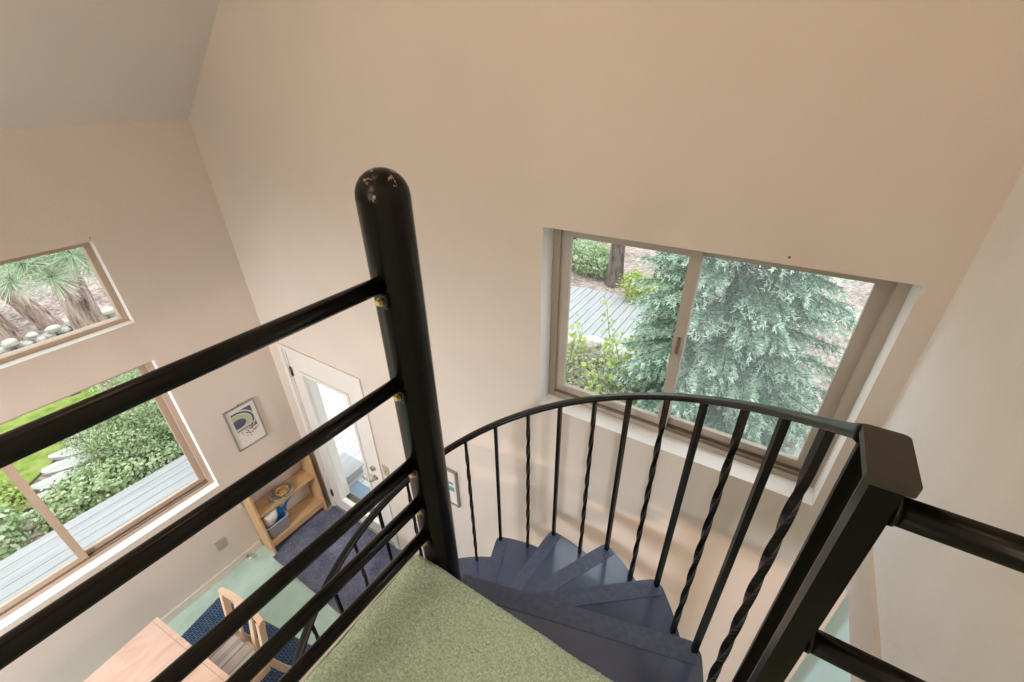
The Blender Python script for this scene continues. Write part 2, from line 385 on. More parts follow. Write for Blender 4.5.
# ------------------------------------------------------------------ windows
def slider(name, axis, face, sgn, u0, u1, v0, v1, fm, label, stile=None, fw=.036, depth=.085):
    """window unit set back in its reveal. axis 'y': wall normal y (u=x); axis 'x': wall normal x (u=y)"""
    root = empty(name, (0, 0, 0), label=label, cat='window', kind='structure')
    def bx(bm, ua, ub, da, db, va, vb, mi=0):
        da, db = face + sgn * da, face + sgn * db
        if axis == 'y': box(bm, ua, ub, min(da, db), max(da, db), va, vb, mi)
        else: box(bm, min(da, db), max(da, db), ua, ub, va, vb, mi)
    d0 = depth
    bm = bmesh.new()
    bx(bm, u0, u0 + fw, d0, d0 + .07, v0, v1); bx(bm, u1 - fw, u1, d0, d0 + .07, v0, v1)
    bx(bm, u0 + fw, u1 - fw, d0, d0 + .07, v0, v0 + fw * .8); bx(bm, u0 + fw, u1 - fw, d0, d0 + .07, v1 - fw, v1)
    build('frame', bm, fm, root, bevel=.003)
    ua, ub, va, vb = u0 + fw, u1 - fw, v0 + fw * .8, v1 - fw
    mid = stile if stile is not None else None
    if mid is not None:
        sw = .046
        # track lines on the sill of the frame
        bm = bmesh.new(); bx(bm, ua, ub, d0 + .004, d0 + .010, va, va + .012); bx(bm, ua, ub, d0 + .032, d0 + .037, va, va + .016)
        build('track', bm, M['track'], root)
        for k, (a, b, dd) in enumerate(((ua, mid + sw / 2, d0 + .012), (mid - sw / 2, ub, d0 + .040))):
            bm = bmesh.new(); vb0 = va + .006
            bx(bm, a, a + sw, dd, dd + .024, vb0, vb); bx(bm, b - sw, b, dd, dd + .024, vb0, vb)
            bx(bm, a + sw, b - sw, dd, dd + .024, vb0, vb0 + sw); bx(bm, a + sw, b - sw, dd, dd + .024, vb - sw * .6, vb)
            s = build('sash', bm, fm, root, bevel=.002)
            bm = bmesh.new(); bx(bm, a + sw - .002, b - sw + .002, dd + .009, dd + .014, vb0 + sw - .002, vb - sw * .6 + .002)
            build('pane', bm, M['glass'], s)
            if k == 1 and axis == 'y':
                bm = bmesh.new(); bx(bm, a + .01, b - .01, dd + .0262, dd + .0272, vb0 + .01, vb - .005); build('insect_screen', bm, M['screen'], s)
            if k == (0 if axis == 'y' else 1):
                bm = bmesh.new(); h = (va + vb) / 2 + .02
                c = (b - sw * .5) if axis == 'y' else (a + sw * .5)
                bx(bm, c - .006, c + .006, dd - .008, dd, h - .04, h + .04)
                build('latch', bm, M['track'], s, bevel=.002)
    else:
        bm = bmesh.new(); bx(bm, ua - .002, ub + .002, d0 + .03, d0 + .036, va - .002, vb + .002)
        build('pane', bm, M['glass'], root)
    return root
slider('window_1', 'x', XL, -1, WIN_L[0], WIN_L[1], 2.589, 3.165, M['brownf'], 'upper fixed window in the left wall, pines behind it', depth=.075)
slider('window_2', 'x', XL, -1, WIN_L[0], WIN_L[1], .96, 2.28, M['brownf'], 'lower sliding window in the left wall, deck behind it', stile=-.075, depth=.08)
slider('window_3', 'y', YB, 1, WX0, WX1, WZ0, WZ1, M['beige'], 'beige sliding window above the stair, spruce behind it', stile=-.268, depth=.105)

# ------------------------------------------------------------------ door
door = empty('door_1', (0, 0, 0), label='white glazed entry door in the far corner', cat='door', kind='structure')
bm = bmesh.new(); fy0, fy1 = YB - .014, YB
fx0, fx1, fz = -3.469, -2.415, 2.083
box(bm, fx0, fx0 + .055, fy0, fy1, 0, fz); box(bm, fx1 - .055, fx1, fy0, fy1, 0, fz); box(bm, fx0 + .055, fx1 - .055, fy0, fy1, fz - .04, fz)
box(bm, DX0, DX0 + .014, YB, YB + .2, 0, DZ); box(bm, DX1 - .014, DX1, YB, YB + .2, 0, DZ); box(bm, DX0 + .014, DX1 - .014, YB, YB + .2, DZ - .014, DZ)
build('frame', bm, M['door'], door, bevel=.003)
bm = bmesh.new(); box(bm, DX0 + .014, DX1 - .014, YB + .01, YB + .2, -.0, .014)
build('threshold', bm, M['hinge'], door)
sx0, sx1, sz0, sz1 = DX0 + .017, DX1 - .017, .016, DZ - .017
gx0, gx1, gz0, gz1 = -3.235, -2.655, .20, 1.82
bm = bmesh.new(); wall_cells(bm, [sx0, gx0, gx1, sx1], [sz0, gz0, gz1, sz1], [(gx0, gx1, gz0, gz1)], YB + .008, YB + .048, 'y')
slab = build('door_slab', bm, [M['door'], M['door']], door)
bm = bmesh.new()
for a, b, c, d in ((gx0 - .028, gx0 + .004, gz0 - .028, gz1 + .028), (gx1 - .004, gx1 + .028, gz0 - .028, gz1 + .028), (gx0 + .004, gx1 - .004, gz0 - .028, gz0 + .004), (gx0 + .004, gx1 - .004, gz1 - .004, gz1 + .028)):
    box(bm, a, b, YB - .002, YB + .010, c, d)
build('glazing_bead', bm, M['door'], slab, bevel=.004)
bm = bmesh.new(); box(bm, gx0, gx1, YB + .024, YB + .030, gz0, gz1); build('pane', bm, M['glass'], slab)
for hz in (1.80, 1.0, .22):
    bm = bmesh.new(); tube(bm, [(DX0 + .016, YB + .002, hz - .05), (DX0 + .016, YB + .002, hz + .05)], .008, 10); box(bm, DX0 + .001, DX0 + .034, YB + .004, YB + .0095, hz - .045, hz + .045)
    build('hinge', bm, M['hinge'], door)
bm = bmesh.new(); hx, hz = -2.535, .95
tube(bm, [(hx, YB + .01, hz), (hx, YB - .05, hz)], .012, 12); tube(bm, [(hx, YB - .05, hz), (hx - .04, YB - .055, hz + .003), (hx - .11, YB - .05, hz)], [.011, .010, .007], 10)
tube(bm, [(hx, YB + .009, hz), (hx, YB - .001, hz)], .027, 20); tube(bm, [(hx, YB + .009, hz + .12), (hx, YB - .015, hz + .12)], .024, 20)
build('handle', bm, M['nickel'], door)

# ------------------------------------------------------------------ spiral staircase
CX, CY = -.615, .542
RB, RT = .745, .765
stair = empty('spiral_staircase', (CX, CY, 0), label='black iron spiral staircase winding down around the thick pole', cat='staircase')
def sobj(name, bm, m, par=None, **k):
    o = build(name, bm, m, par or stair, **k)
    return o
bm = bmesh.new(); rp = .048; top = 3.844
prof = [(rp, .0), (rp, top - .048)] + [(rp * math.cos(a), top - .048 + .048 * math.sin(a)) for a in [R(x) for x in (15, 30, 45, 60, 75)]] + [(0, top)]
lathe(bm, prof[:2], 48); pole = sobj('center_pole', bm, M['iron'])
bm = bmesh.new(); lathe(bm, prof[1:], 48); sobj('pole_cap', bm, M['iron_chip'], pole)
bm = bmesh.new(); lathe(bm, [(rp + .001, 0), (.15, 0), (.15, .01), (rp + .001, .012)], 40); sobj('base_plate', bm, M['iron'])
def polar(a, r): return (r * math.cos(a), r * math.sin(a))
def line_hit(direction, off, r):
    """point at radius r on a line parallel to `direction`, offset to its left"""
    d = R(direction); s = math.sqrt(max(r * r - off * off, 0))
    return (s * math.cos(d) - off * math.sin(d), s * math.sin(d) + off * math.cos(d))
STEP, RISE = 23.3, .1975
def tread_top(k): return 2.565 - RISE * k
NT = 13
for k in range(NT):
    a0 = 15.5 + STEP * k; zt = tread_top(k)
    nose = [line_hit(a0, .072, r) for r in (.078, .3, .5, .70)]
    an = math.atan2(*line_hit(a0, .072, RT)[::-1]); ar = math.atan2(*line_hit(a0 - 16, -.060, RT)[::-1])
    if ar > an: ar -= 2 * math.pi
    an2 = an - .045
    corner = [line_hit(a0, .071, .738), line_hit(a0, .068, .755)]
    arc = [polar(an2 + (ar - an2) * t, RT) for t in np.linspace(0, 1, 14)]
    rear = [line_hit(a0 - 16, -.060, r) for r in (.5, .3, .068)]
    hub = [polar(R(a0 - 16 + 0), .0485)] if False else []
    bm = bmesh.new(); prism(bm, nose + corner + arc + rear, zt - .022, zt)
    # folded lips under the nose and the rear
    for (dr, off, s) in ((a0, .072, -1), (a0 - 16, -.060, 1)):
        a, b = line_hit(dr, off, .085), line_hit(dr, off, .74); c, d = line_hit(dr, off + s * .006, .74), line_hit(dr, off + s * .006, .085)
        prism(bm, [a, b, c, d], zt - .05, zt - .0215)
    t = sobj('tread', bm, M['tread'], bevel=.0015, seg=1)
    g = [line_hit(a0, .070, r) for r in (.08, .3, .5, .70, .735)] + [line_hit(a0, .066, .752)]
    g += [polar(an2 + (math.atan2(*line_hit(a0, .009, .758)[::-1]) - an2 if abs(math.atan2(*line_hit(a0, .009, .758)[::-1]) - an2) < 1 else -.085) * q, .758) for q in np.linspace(0, 1, 6)]
    g += [line_hit(a0, .009, r) for r in (.5, .3, .06)]
    bm = bmesh.new(); prism(bm, g, zt + .0003, zt + .0022); sobj('grip_strip', bm, M['grip'], t)
    bm = bmesh.new(); lathe(bm, [(rp + .0005, zt - .06), (rp + .010, zt - .058), (rp + .010, zt - .024), (rp + .0005, zt - .0225)], 32); sobj('collar', bm, M['iron'], t)
def rail_z(a): return 3.53 - .00873 * (a - 6.5)          # underside of the handrail
def baluster(a, zb, twisted):
    c, s = math.cos(R(a)), math.sin(R(a)); h = .0070 if twisted else .0076
    zt = rail_z(a) + .006; bm = bmesh.new(); n = 60 if twisted else 1
    rings = []
    for i in range(n + 1):
        t = i / n; z = zb + (zt - zb) * t
        tw = 0
        if twisted:
            u = min(max((t - .09) / .82, 0), 1); tw = u * (zt - zb) * .82 / .44 * 2 * math.pi
        ring = []
        for q in range(4):
            an = R(a) + tw + math.pi / 4 + q * math.pi / 2
            ring.append(bm.verts.new((RB * c + h * 1.414 * math.cos(an), RB * s + h * 1.414 * math.sin(an), z)))
        rings.append(ring)
    for p, q in zip(rings, rings[1:]):
        for i in range(4): bm.faces.new((p[i], p[(i + 1) % 4], q[(i + 1) % 4], q[i]))
    bm.faces.new(rings[0][::-1]); bm.faces.new(rings[-1])
    sobj('baluster', bm, M['iron'])
baluster(-6.1, LOFT - .004, False)
for k in range(NT):
    baluster(19.2 + STEP * k - .2, tread_top(k), False)
    baluster(7.0 + STEP * k, tread_top(k) , True)
# handrail: flat bar swept down the helix, ending in the flat cap over the newel
def handrail():
    bm = bmesh.new(); path = []
    path += [((.1225 - CX, .4235 - CY, 3.6885), (1, 0, 0))]
    for a in np.arange(-7.5, 301, 2.5):
        r = RB
        path.append(((r * math.cos(R(a)), r * math.sin(R(a)), rail_z(a) + .024), (math.cos(R(a)), math.sin(R(a)), 0)))
    prof = [(-.016, -.021), (.016, -.021), (.0178, -.018), (.018, -.006), (.0165, -.002), (.012, -.0004), (0, 0), (-.012, -.0004), (-.0165, -.002), (-.018, -.006), (-.0178, -.018)]
    rings = []
    for (p, s) in path:
        rings.append([bm.verts.new((p[0] + s[0] * u, p[1] + s[1] * u, p[2] + w)) for u, w in prof])
    n = len(prof)
    for i, (p, q) in enumerate(zip(rings, rings[1:])):
        for k in range(n): bm.faces.new((p[k], p[(k + 1) % n], q[(k + 1) % n], q[k])).smooth = True
    bm.faces.new(rings[0][::-1]); bm.faces.new(rings[-1])
    h = sobj('handrail', bm, M['iron'])
    bm = bmesh.new(); prism(bm, [(.1225 - CX + x, .390 - CY + y) for x, y in rrect(.0175, .0355, .005, 4)], 3.680, 3.6895); sobj('rail_cap', bm, M['cap'], h, bevel=.002, seg=2)
handrail()
bm = bmesh.new(); box(bm, .113 - CX, .1365 - CX, .366 - CY, .387 - CY, 2.30, 3.6798)
sobj('newel_post', bm, M['iron_post'], bevel=.003, seg=3)

# ------------------------------------------------------------------ loft railings
BAR_Z = [3.646, 3.420, 3.185, 3.049, 2.921]
rail = empty('loft_railing', (-.622, -1.0, LOFT), label='black railing of five round bars along the left loft edge', cat='railing')
def rob(name, bm, m, par=rail, org=(-.622, -1.0, LOFT), **k):
    bmesh.ops.translate(bm, verts=bm.verts, vec=-Vector(org)); return build(name, bm, m, par, **k)
for i, z in enumerate(BAR_Z):
    bm = bmesh.new(); tube(bm, [(-.610, .4965, z), (-.618, .1, z), (-.699, -3.95, z)], .0158, 24)
    b = rob('rail_bar', bm, M['iron'])
    if i == 0:
        bm = bmesh.new(); tube(bm, [(-.610, .4955, z), (-.612, .40, z)], .01595, 24); rob('rail_end', bm, M['iron_chip'], b, (0, 0, 0))
    bm = bmesh.new(); box(bm, -.628, -.593, .4905, .4965, z - .048, z - .0155)
    rob('bracket', bm, M['iron'], bevel=.004)
    bm = bmesh.new(); tube(bm, [(-.612, .4905, z - .034), (-.612, .4825, z - .034)], .0062, 6); tube(bm, [(-.612, .4905, z - .034), (-.612, .489, z - .034)], .0085, 14)
    rob('bolt', bm, M['brass'])
bm = bmesh.new(); tube(bm, [(-.668, -2.4, LOFT - .02), (-.668, -2.4, 3.75)], .028, 20); rob('rail_post', bm, M['iron'])
guard = empty('stair_guard_rail', (.3, .376, LOFT), label='black round guard rails between newel post and right wall', cat='railing')
for z in (3.646, 3.432, 3.18, 3.04, 2.87):
    bm = bmesh.new(); tube(bm, [(.137, .376, z), (.4505, .376, z)], .0133, 24)
    rob('rail_bar', bm, M['iron'], guard, (.3, .376, LOFT))
    bm = bmesh.new(); tube(bm, [(.1367, .376, z), (.1395, .376, z)], .0150, 20)
    rob('rail_flange', bm, M['iron'], guard, (.3, .376, LOFT))

# ------------------------------------------------------------------ furniture: bookcase and what is on it
bk = empty('bookcase', (-3.53, 1.23, 0), label='small open pine bookcase in the corner beside the door', cat='bookcase')
def par(name, bm, m, root, **k):
    bmesh.ops.translate(bm, verts=bm.verts, vec=-Vector(root.location)); return build(name, bm, m, root, **k)
bx0, bx1, by0, by1, bh = XL + .016, -3.43, .925, 1.545, .885
for y in (by0, by1 - .022):
    bm = bmesh.new(); box(bm, bx0, bx1, y, y + .022, 0, bh); par('side_panel', bm, M['pine_wood'], bk, bevel=.003)
for z in (.165, .545, bh - .003):
    bm = bmesh.new(); box(bm, bx0, bx1 - .004, by0 + .022, by1 - .022, z - .02, z)
    par('shelf', bm, M['pine_wood'], bk, bevel=.002)
bm = bmesh.new(); box(bm, bx1 - .03, bx1 - .012, by0 + .022, by1 - .022, .085, .145); par('toe_rail', bm, M['pine_wood'], bk)

pl = empty('platter', (-3.515, 1.215, .5455), label='ornate pewter platter on the bookcase middle shelf', cat='platter')
bm = bmesh.new(); lathe(bm, [(0, .002), (.06, .002), (.085, .012), (.108, .022), (.112, .026), (.108, .027), (.083, .017), (.06, .007), (0, .007)], 40, sx=.88, sy=1.08)
build('dish', bm, M['pewter'], pl)
bm = bmesh.new()
for k in range(22):
    a = 2 * math.pi * k / 22; bmesh.ops.create_icosphere(bm, subdivisions=1, radius=.009, matrix=Matrix.Translation((.098 * .88 * math.cos(a), .098 * 1.08 * math.sin(a), .024)))
build('beaded_rim', bm, M['pewter'], pl, smooth=True)
bo = empty('wicker_bowl', (-3.505, 1.225, .553), label='small tan wicker bowl sitting on the pewter platter', cat='bowl')
bm = bmesh.new(); lathe(bm, [(0, 0), (.045, 0), (.058, .018), (.064, .040), (.060, .043), (.052, .022), (.040, .010), (0, .010)], 32); build('bowl_wall', bm, M['bread'], bo)
bm = bmesh.new()
lathe(bm, [(0, .034), (.02, .033), (.038, .026), (.046, .016), (.04, .012)], 24); build('bread_roll', bm, M['bread'], bo)

bn = empty('storage_bin', (-3.525, 1.065, .1655), label='grey plastic bin on the bookcase bottom shelf', cat='bin')
def bin_mesh():
    bm = bmesh.new(); prof = [(.0, .072, .095), (.16, .083, .113), (.165, .088, .118), (.172, .088, .118), (.172, .080, .110), (.03, .070, .094), (.006, .066, .09)]
    rings = [[bm.verts.new((x, y, z)) for x, y in rrect(w, d, .035)] for z, w, d in prof]; n = len(rings[0])
    for p, q in zip(rings, rings[1:]):
        for i in range(n): bm.faces.new((p[i], p[(i + 1) % n], q[(i + 1) % n], q[i])).smooth = True
    bm.faces.new(rings[0][::-1]); bm.faces.new(rings[-1]); return bm
build('tub', bin_mesh(), M['bin'], bn)
def cushion(name, c, size, rot, m, label, cat, pinch=.5):
    bm = bmesh.new(); bmesh.ops.create_cube(bm, size=2)
    bmesh.ops.subdivide_edges(bm, edges=bm.edges, cuts=9, use_grid_fill=True)
    for v in bm.verts:
        x, y, z = v.co; e = (1 - abs(x) ** 3) * (1 - abs(y) ** 3)
        z *= .12 + .88 * max(e, 0) ** .5
        k = 1 - .06 * (math.cos(x * 1.57) * abs(y) + math.cos(y * 1.57) * abs(x)); w = .03 * math.sin(6 * x + 4 * y)
        v.co = Vector((x * k * size[0], y * k * size[1], (z + w) * size[2]))
    o = build(name, bm, m, smooth=True); o.location = c; o.rotation_euler = rot
    return tag(o, label, cat)
cushion('white_pillow', (-3.525, 1.030, .355), (.150, .066, .06), (R(0), R(-62), R(8)), M['pillow'], 'plump white pillow standing in the grey bin', 'pillow')
def cloth():
    bm = bmesh.new(); n = 16; g = [[None] * (n + 1) for _ in range(n + 1)]
    for i in range(n + 1):
        for j in range(n + 1):
            u, v = i / n, j / n
            y = 1.045 + .165 * u + .10 * u * v ** 2; z = .22 + .26 * v + .03 * u * v - .07 * u * (1 - u) * 2
            x = -3.535 + .02 * math.sin(3.2 * u + 1) + .012 * math.sin(9 * u + 5 * v) + .09 * v * v * (.4 + .6 * u)
            g[i][j] = bm.verts.new((x, y, z))
    for i in range(n):
        for j in range(n): bm.faces.new((g[i][j], g[i + 1][j], g[i + 1][j + 1], g[i][j + 1])).smooth = True
    bmesh.ops.solidify(bm, geom=bm.faces[:], thickness=.006); return bm
tag(build('blue_cloth', cloth(), M['blue'], smooth=True), 'bright blue cloth sticking out of the grey bin', 'cloth')
cushion('black_pouch', (-3.595, .995, .33), (.018, .05, .05), (0, R(-75), 0), M['black'], 'black pouch wedged behind the white pillow', 'pouch')

# ------------------------------------------------------------------ rugs
bm = bmesh.new(); prism(bm, [(-3.428, .895), (-1.25, .895), (-1.25, 1.612), (-3.42, 1.612), (-3.425, 1.52), (-3.60, 1.52), (-3.60, .95), (-3.428, .95)], 0, .008)
tag(build('entry_mat', bm, M['mat_rug'], bevel=.003), 'slate blue carpet mat in front of the door', 'rug')
rug = empty('braided_rug', (-3.472, .402, 0), R(10.5), 'blue braided rug under the table and chair', 'rug')
bm = bmesh.new(); prism(bm, [(0, 0), (2.3, .0), (2.3, -2.3), (0, -2.3)], 0.0005, .010); build('weave', bm, M['rug'], rug, bevel=.003)
bm = bmesh.new()
for k, y in enumerate((.002, -2.302)): tube(bm, [(0, y, .006), (2.3, y, .006)], .006, 8)
for x in (-.002, 2.302): tube(bm, [(x, 0, .006), (x, -2.3, .006)], .006, 8)
build('binding', bm, M['p_navy'], rug)

# ------------------------------------------------------------------ table and chair
TA = R(5.7)
table = empty('dining_table', (-3.09, .022, 0), TA, 'pale maple dining table with a routed edge line', 'table')
TW, TL = .90, 1.5; tz = .72
bm = bmesh.new(); box(bm, 0, TW, -TL, 0, tz - .028, tz); build('tabletop', bm, M['maple'], table, bevel=.005)
bm = bmesh.new(); box(bm, .0, TW, -.0335, -.0315, tz - .0005, tz + .0006); build('edge_groove', bm, M['track'], table)
bm = bmesh.new(); box(bm, .07, TW - .07, -.10, -.08, tz - .11, tz - .029); box(bm, .07, TW - .07, -TL + .08, -TL + .10, tz - .11, tz - .029); box(bm, .07, .09, -TL + .1, -.1, tz - .11, tz - .029); box(bm, TW - .09, TW - .07, -TL + .1, -.1, tz - .11, tz - .029)
build('apron', bm, M['maple_edge'], table)
for x in (.045, TW - .105):
    for y in (-.12, -TL + .06):
        bm = bmesh.new(); box(bm, x, x + .06, y, y + .06, .0105, tz - .0285); build('leg', bm, M['maple_edge'], table, bevel=.005)

chair = empty('dining_chair', (-2.52, .13, 0), R(3.5), 'light maple dining chair with a striped seat pushed in at the table', 'chair')
# local: x across, y back (+), seat front at -y
def bar(bm, pts, w, d):
    """flat-sided bar through points, w across x, d along the other direction"""
    rings = []
    for i, p in enumerate(pts):
        p = Vector(p); t = (Vector(pts[min(i + 1, len(pts) - 1)]) - Vector(pts[max(i - 1, 0)])).normalized()
        s = Vector((1, 0, 0)); u = t.cross(s).normalized()
        rings.append([bm.verts.new(p + s * a * w / 2 + u * b * d / 2) for a, b in ((-1, -1), (1, -1), (1, 1), (-1, 1))])
    for p, q in zip(rings, rings[1:]):
        for i in range(4): bm.faces.new((p[i], p[(i + 1) % 4], q[(i + 1) % 4], q[i]))
    bm.faces.new(rings[0][::-1]); bm.faces.new(rings[-1])
FZ = .0105
for s in (-1, 1):
    bm = bmesh.new(); bar(bm, [(s * .205, .285, FZ), (s * .205, .215, .25), (s * .205, .175, .43), (s * .207, .185, .55), (s * .208, .235, .85)], .034, .042); build('leg', bm, M['chairw'], chair, bevel=.004)
    bm = bmesh.new(); bar(bm, [(s * .205, -.235, FZ), (s * .205, -.225, .43)], .038, .038); build('leg', bm, M['chairw'], chair, bevel=.004)
    bm = bmesh.new(); box(bm, s * .205 - .012, s * .205 + .012, -.205, .155, .365, .425); build('side_rail', bm, M['chairw'], chair, bevel=.003)
bm = bmesh.new(); box(bm, -.188, .188, -.238, -.214, .365, .425); build('front_rail', bm, M['chairw'], chair, bevel=.003)
bm = bmesh.new(); box(bm, -.188, .188, .160, .182, .375, .43); build('rear_rail', bm, M['chairw'], chair, bevel=.003)
bm = bmesh.new(); bar(bm, [(-.235, .232, .862), (-.12, .25, .862), (0, .256, .862), (.12, .25, .862), (.235, .232, .862)], .0, .0)
bm.free(); bm = bmesh.new()
pts = [(-.238 + .476 * i / 10, .236 + .018 * math.cos((i / 10 - .5) * 3.0), .862) for i in range(11)]
rings = [[bm.verts.new((x, y + a, z + b - .012 * abs(i / 5 - 1) ** 3)) for a, b in ((-.016, -.03), (.016, -.03), (.016, .03), (-.016, .03))] for i, (x, y, z) in enumerate(pts)]
for p, q in zip(rings, rings[1:]):
    for i in range(4): bm.faces.new((p[i], p[(i + 1) % 4], q[(i + 1) % 4], q[i]))
bm.faces.new(rings[0][::-1]); bm.faces.new(rings[-1]); build('top_rail', bm, M['chairw'], chair, bevel=.006)
for x in (-.085, .075):
    bm = bmesh.new(); bar(bm, [(x, .171, .425), (x, .185, .55), (x, .248, .84)], .042, .016); build('back_slat', bm, M['chairw'], chair, bevel=.003)
bm = bmesh.new(); prism(bm, [(-.19, -.235), (.19, -.235), (.184, .158), (-.184, .158)], .4255, .452); build('seat', bm, M['fabric'], chair, bevel=.01, seg=3)

# ------------------------------------------------------------------ small things on the walls
art = empty('framed_print', (XL, 1.207, 1.376), label='silver framed print of violet and sage swirls on left wall', cat='picture')
def wallrect(bm, a0, a1, b0, b1, d0, d1): box(bm, d0, d1, a0, a1, b0, b1)
w, h = .133, .219
bm = bmesh.new()
for a in ((-w, -w + .011, -h, h), (w - .011, w, -h, h), (-w + .011, w - .011, -h, -h + .011), (-w + .011, w - .011, h - .011, h)): wallrect(bm, *a, 0, .018)
build('frame', bm, M['silver'], art, bevel=.002)
bm = bmesh.new(); wallrect(bm, -w + .011, w - .011, -h + .011, h - .011, .002, .009); build('mat_board', bm, M['matboard'], art)
def ell(cy, cz, ry, rz, a0=0, a1=360, n=36): return [(cy + ry * math.cos(R(a0 + (a1 - a0) * i / n)), cz + rz * math.sin(R(a0 + (a1 - a0) * i / n))) for i in range(n + 1)]
def clip(pts, y0, y1, z0, z1): return [(min(max(y, y0), y1), min(max(z, z0), z1)) for y, z in pts]
def sheet(bm, pts, d, mi):
    vs = [bm.verts.new((d, y, z)) for y, z in pts]; f = bm.faces.new(vs); f.material_index = mi
bm = bmesh.new(); b = (-.088, .090, -.048, .172)
q = [(-.088, -.048), (.09, -.048), (.09, .172), (-.088, .172)]
sheet(bm, q, .0095, 0)
def dedupe(p):
    o = []
    for s in p:
        if not o or (abs(s[0] - o[-1][0]) + abs(s[1] - o[-1][1])) > 1e-5: o.append(s)
    if len(o) > 1 and abs(o[0][0] - o[-1][0]) + abs(o[0][1] - o[-1][1]) < 1e-5: o.pop()
    return o
for i, (rx, rz, mi) in enumerate(((.150, .128, 1), (.138, .116, 2), (.121, .099, 1), (.113, .091, 3), (.066, .046, 4))):
    sheet(bm, dedupe(clip(ell(-.052, .048, rx, rz), *b)), .0097 + .0002 * i, mi)
for i in range(3): sheet(bm, [(-.088, -.044 + .016 * i), (.03 + .02 * i, -.044 + .02 * i), (.03 + .02 * i, -.036 + .02 * i), (-.088, -.036 + .016 * i)], .0110, (1, 0, 1)[i])
pr = random.Random(3)
for i in range(46):
    y = pr.uniform(-.055, .09); z = -.085 + pr.gauss(0, .022) + (.03 if y > .02 else 0); r = pr.uniform(.004, .011)
    sheet(bm, ell(y, z, r, r * .7, n=6)[:-1], .0112 + i * .00001, 5 if z < -.075 else 6)
build('print', bm, [M['p_purple'], M['p_pale'], M['p_navy'], M['p_green'], M['p_navy'], M['p_red'], M['p_grey']], art)
bm = bmesh.new(); tube(bm, [(0, 0, h + .008), (.014, 0, h + .008)], .004, 8); build('hanger', bm, M['hinge'], art)

pic = empty('small_picture', (-1.62, YB, 1.405), label='small pale framed picture with teal strokes behind the pole', cat='picture')
def fr(bm, a0, a1, b0, b1, d0, d1): box(bm, a0, a1, -d1, -d0, b0, b1)
w, h = .082, .183
bm = bmesh.new()
for a in ((-w, -w + .012, -h, h), (w - .012, w, -h, h), (-w + .012, w - .012, -h, -h + .012), (-w + .012, w - .012, h - .012, h)): fr(bm, *a, 0, .022)
build('frame', bm, M['silver'], pic, bevel=.002)
bm = bmesh.new(); fr(bm, -w + .012, w - .012, -h + .012, h - .012, .002, .012); build('mat_board', bm, M['matboard'], pic)
bm = bmesh.new(); fr(bm, -.04, .045, -.04, .005, .0121, .0126); fr(bm, -.045, .04, .03, .055, .0121, .0126); build('print', bm, M['p_teal'], pic)

def plate(name, loc, facing, label, cat, m, toggles, size=(.036, .058)):
    o = empty(name, loc, facing, label, cat)
    bm = bmesh.new(); box(bm, -size[0], size[0], -.006, 0, -size[1], size[1]); build('cover_plate', bm, m, o, bevel=.003)
    for z in toggles:
        bm = bmesh.new()
        if len(toggles) == 1: box(bm, -.005, .005, -.016, -.006, -.012, .012)
        else: prism(bm, ell(0, z, .016, .013, n=16)[:-1], -.008, -.006, axis='y')
        build('switch_lever' if len(toggles) == 1 else 'socket', bm, m, o)
    return o
plate('light_switch', (-2.352, YB, 1.14), 0, 'pale light switch beside the entry door', 'switch', M['plate'], [0])
plate('wall_outlet', (XL, .637, .363), R(90), 'tan outlet plate low on the left wall', 'outlet', M['plate'], [-.022, .022], (.04, .056))
plate('wall_jack', (XL, .893, .635), R(90), 'small white wall plate beside the bookcase', 'outlet', M['white'], [-.018, .018], (.02, .05))
ds = empty('door_stop', (XL + .014, .764, .035), label='small white spring stop on the baseboard', cat='door stop')
bm = bmesh.new(); tube(bm, [(0, 0, 0), (.008, 0, 0)], .014, 12); tube(bm, [(.008, 0, 0), (.05, 0, 0)], .006, 10); build('spring', bm, M['nickel'], ds)
bm = bmesh.new(); tube(bm, [(.05, 0, 0), (.066, 0, 0)], .011, 12); build('tip', bm, M['white'], ds)

for (loc, rz, lab) in (((XL, .822, 3.187), R(90), 'tiny dark nail in the left wall above the upper window corner'), ((.032, YB, 3.465), 0, 'tiny dark nail in the back wall above the stair window')):
    o = empty('wall_nail', loc, rz, lab, 'nail')
    bm = bmesh.new(); tube(bm, [(0, .0, 0), (0, -.008, .002)], .0022, 8); build('shank', bm, M['hinge'], o)
    bm = bmesh.new(); tube(bm, [(0, -.008, .002), (0, -.0105, .0026)], .0042, 10); build('head', bm, M['hinge'], o)

# ================================================================== outdoors
GZ = -.40
bm = bmesh.new(); box(bm, -40, 30, -25, 45, GZ - .3, GZ)
tag(build('ground', bm, M['duff']), 'pale pine needle ground around the house', 'ground', kind='structure')
bm = bmesh.new(); prism(bm, [(-12.1, -6), (-7.2, -6), (-7.15, -.4), (-7.75, .3), (-8.3, .9), (-8.6, 4.5), (-12.0, 4.5), (-12.1, 2)], GZ, GZ + .03)
tag(build('lawn', bm, M['lawn']), 'green lawn beyond the deck and shrub', 'lawn', kind='structure')
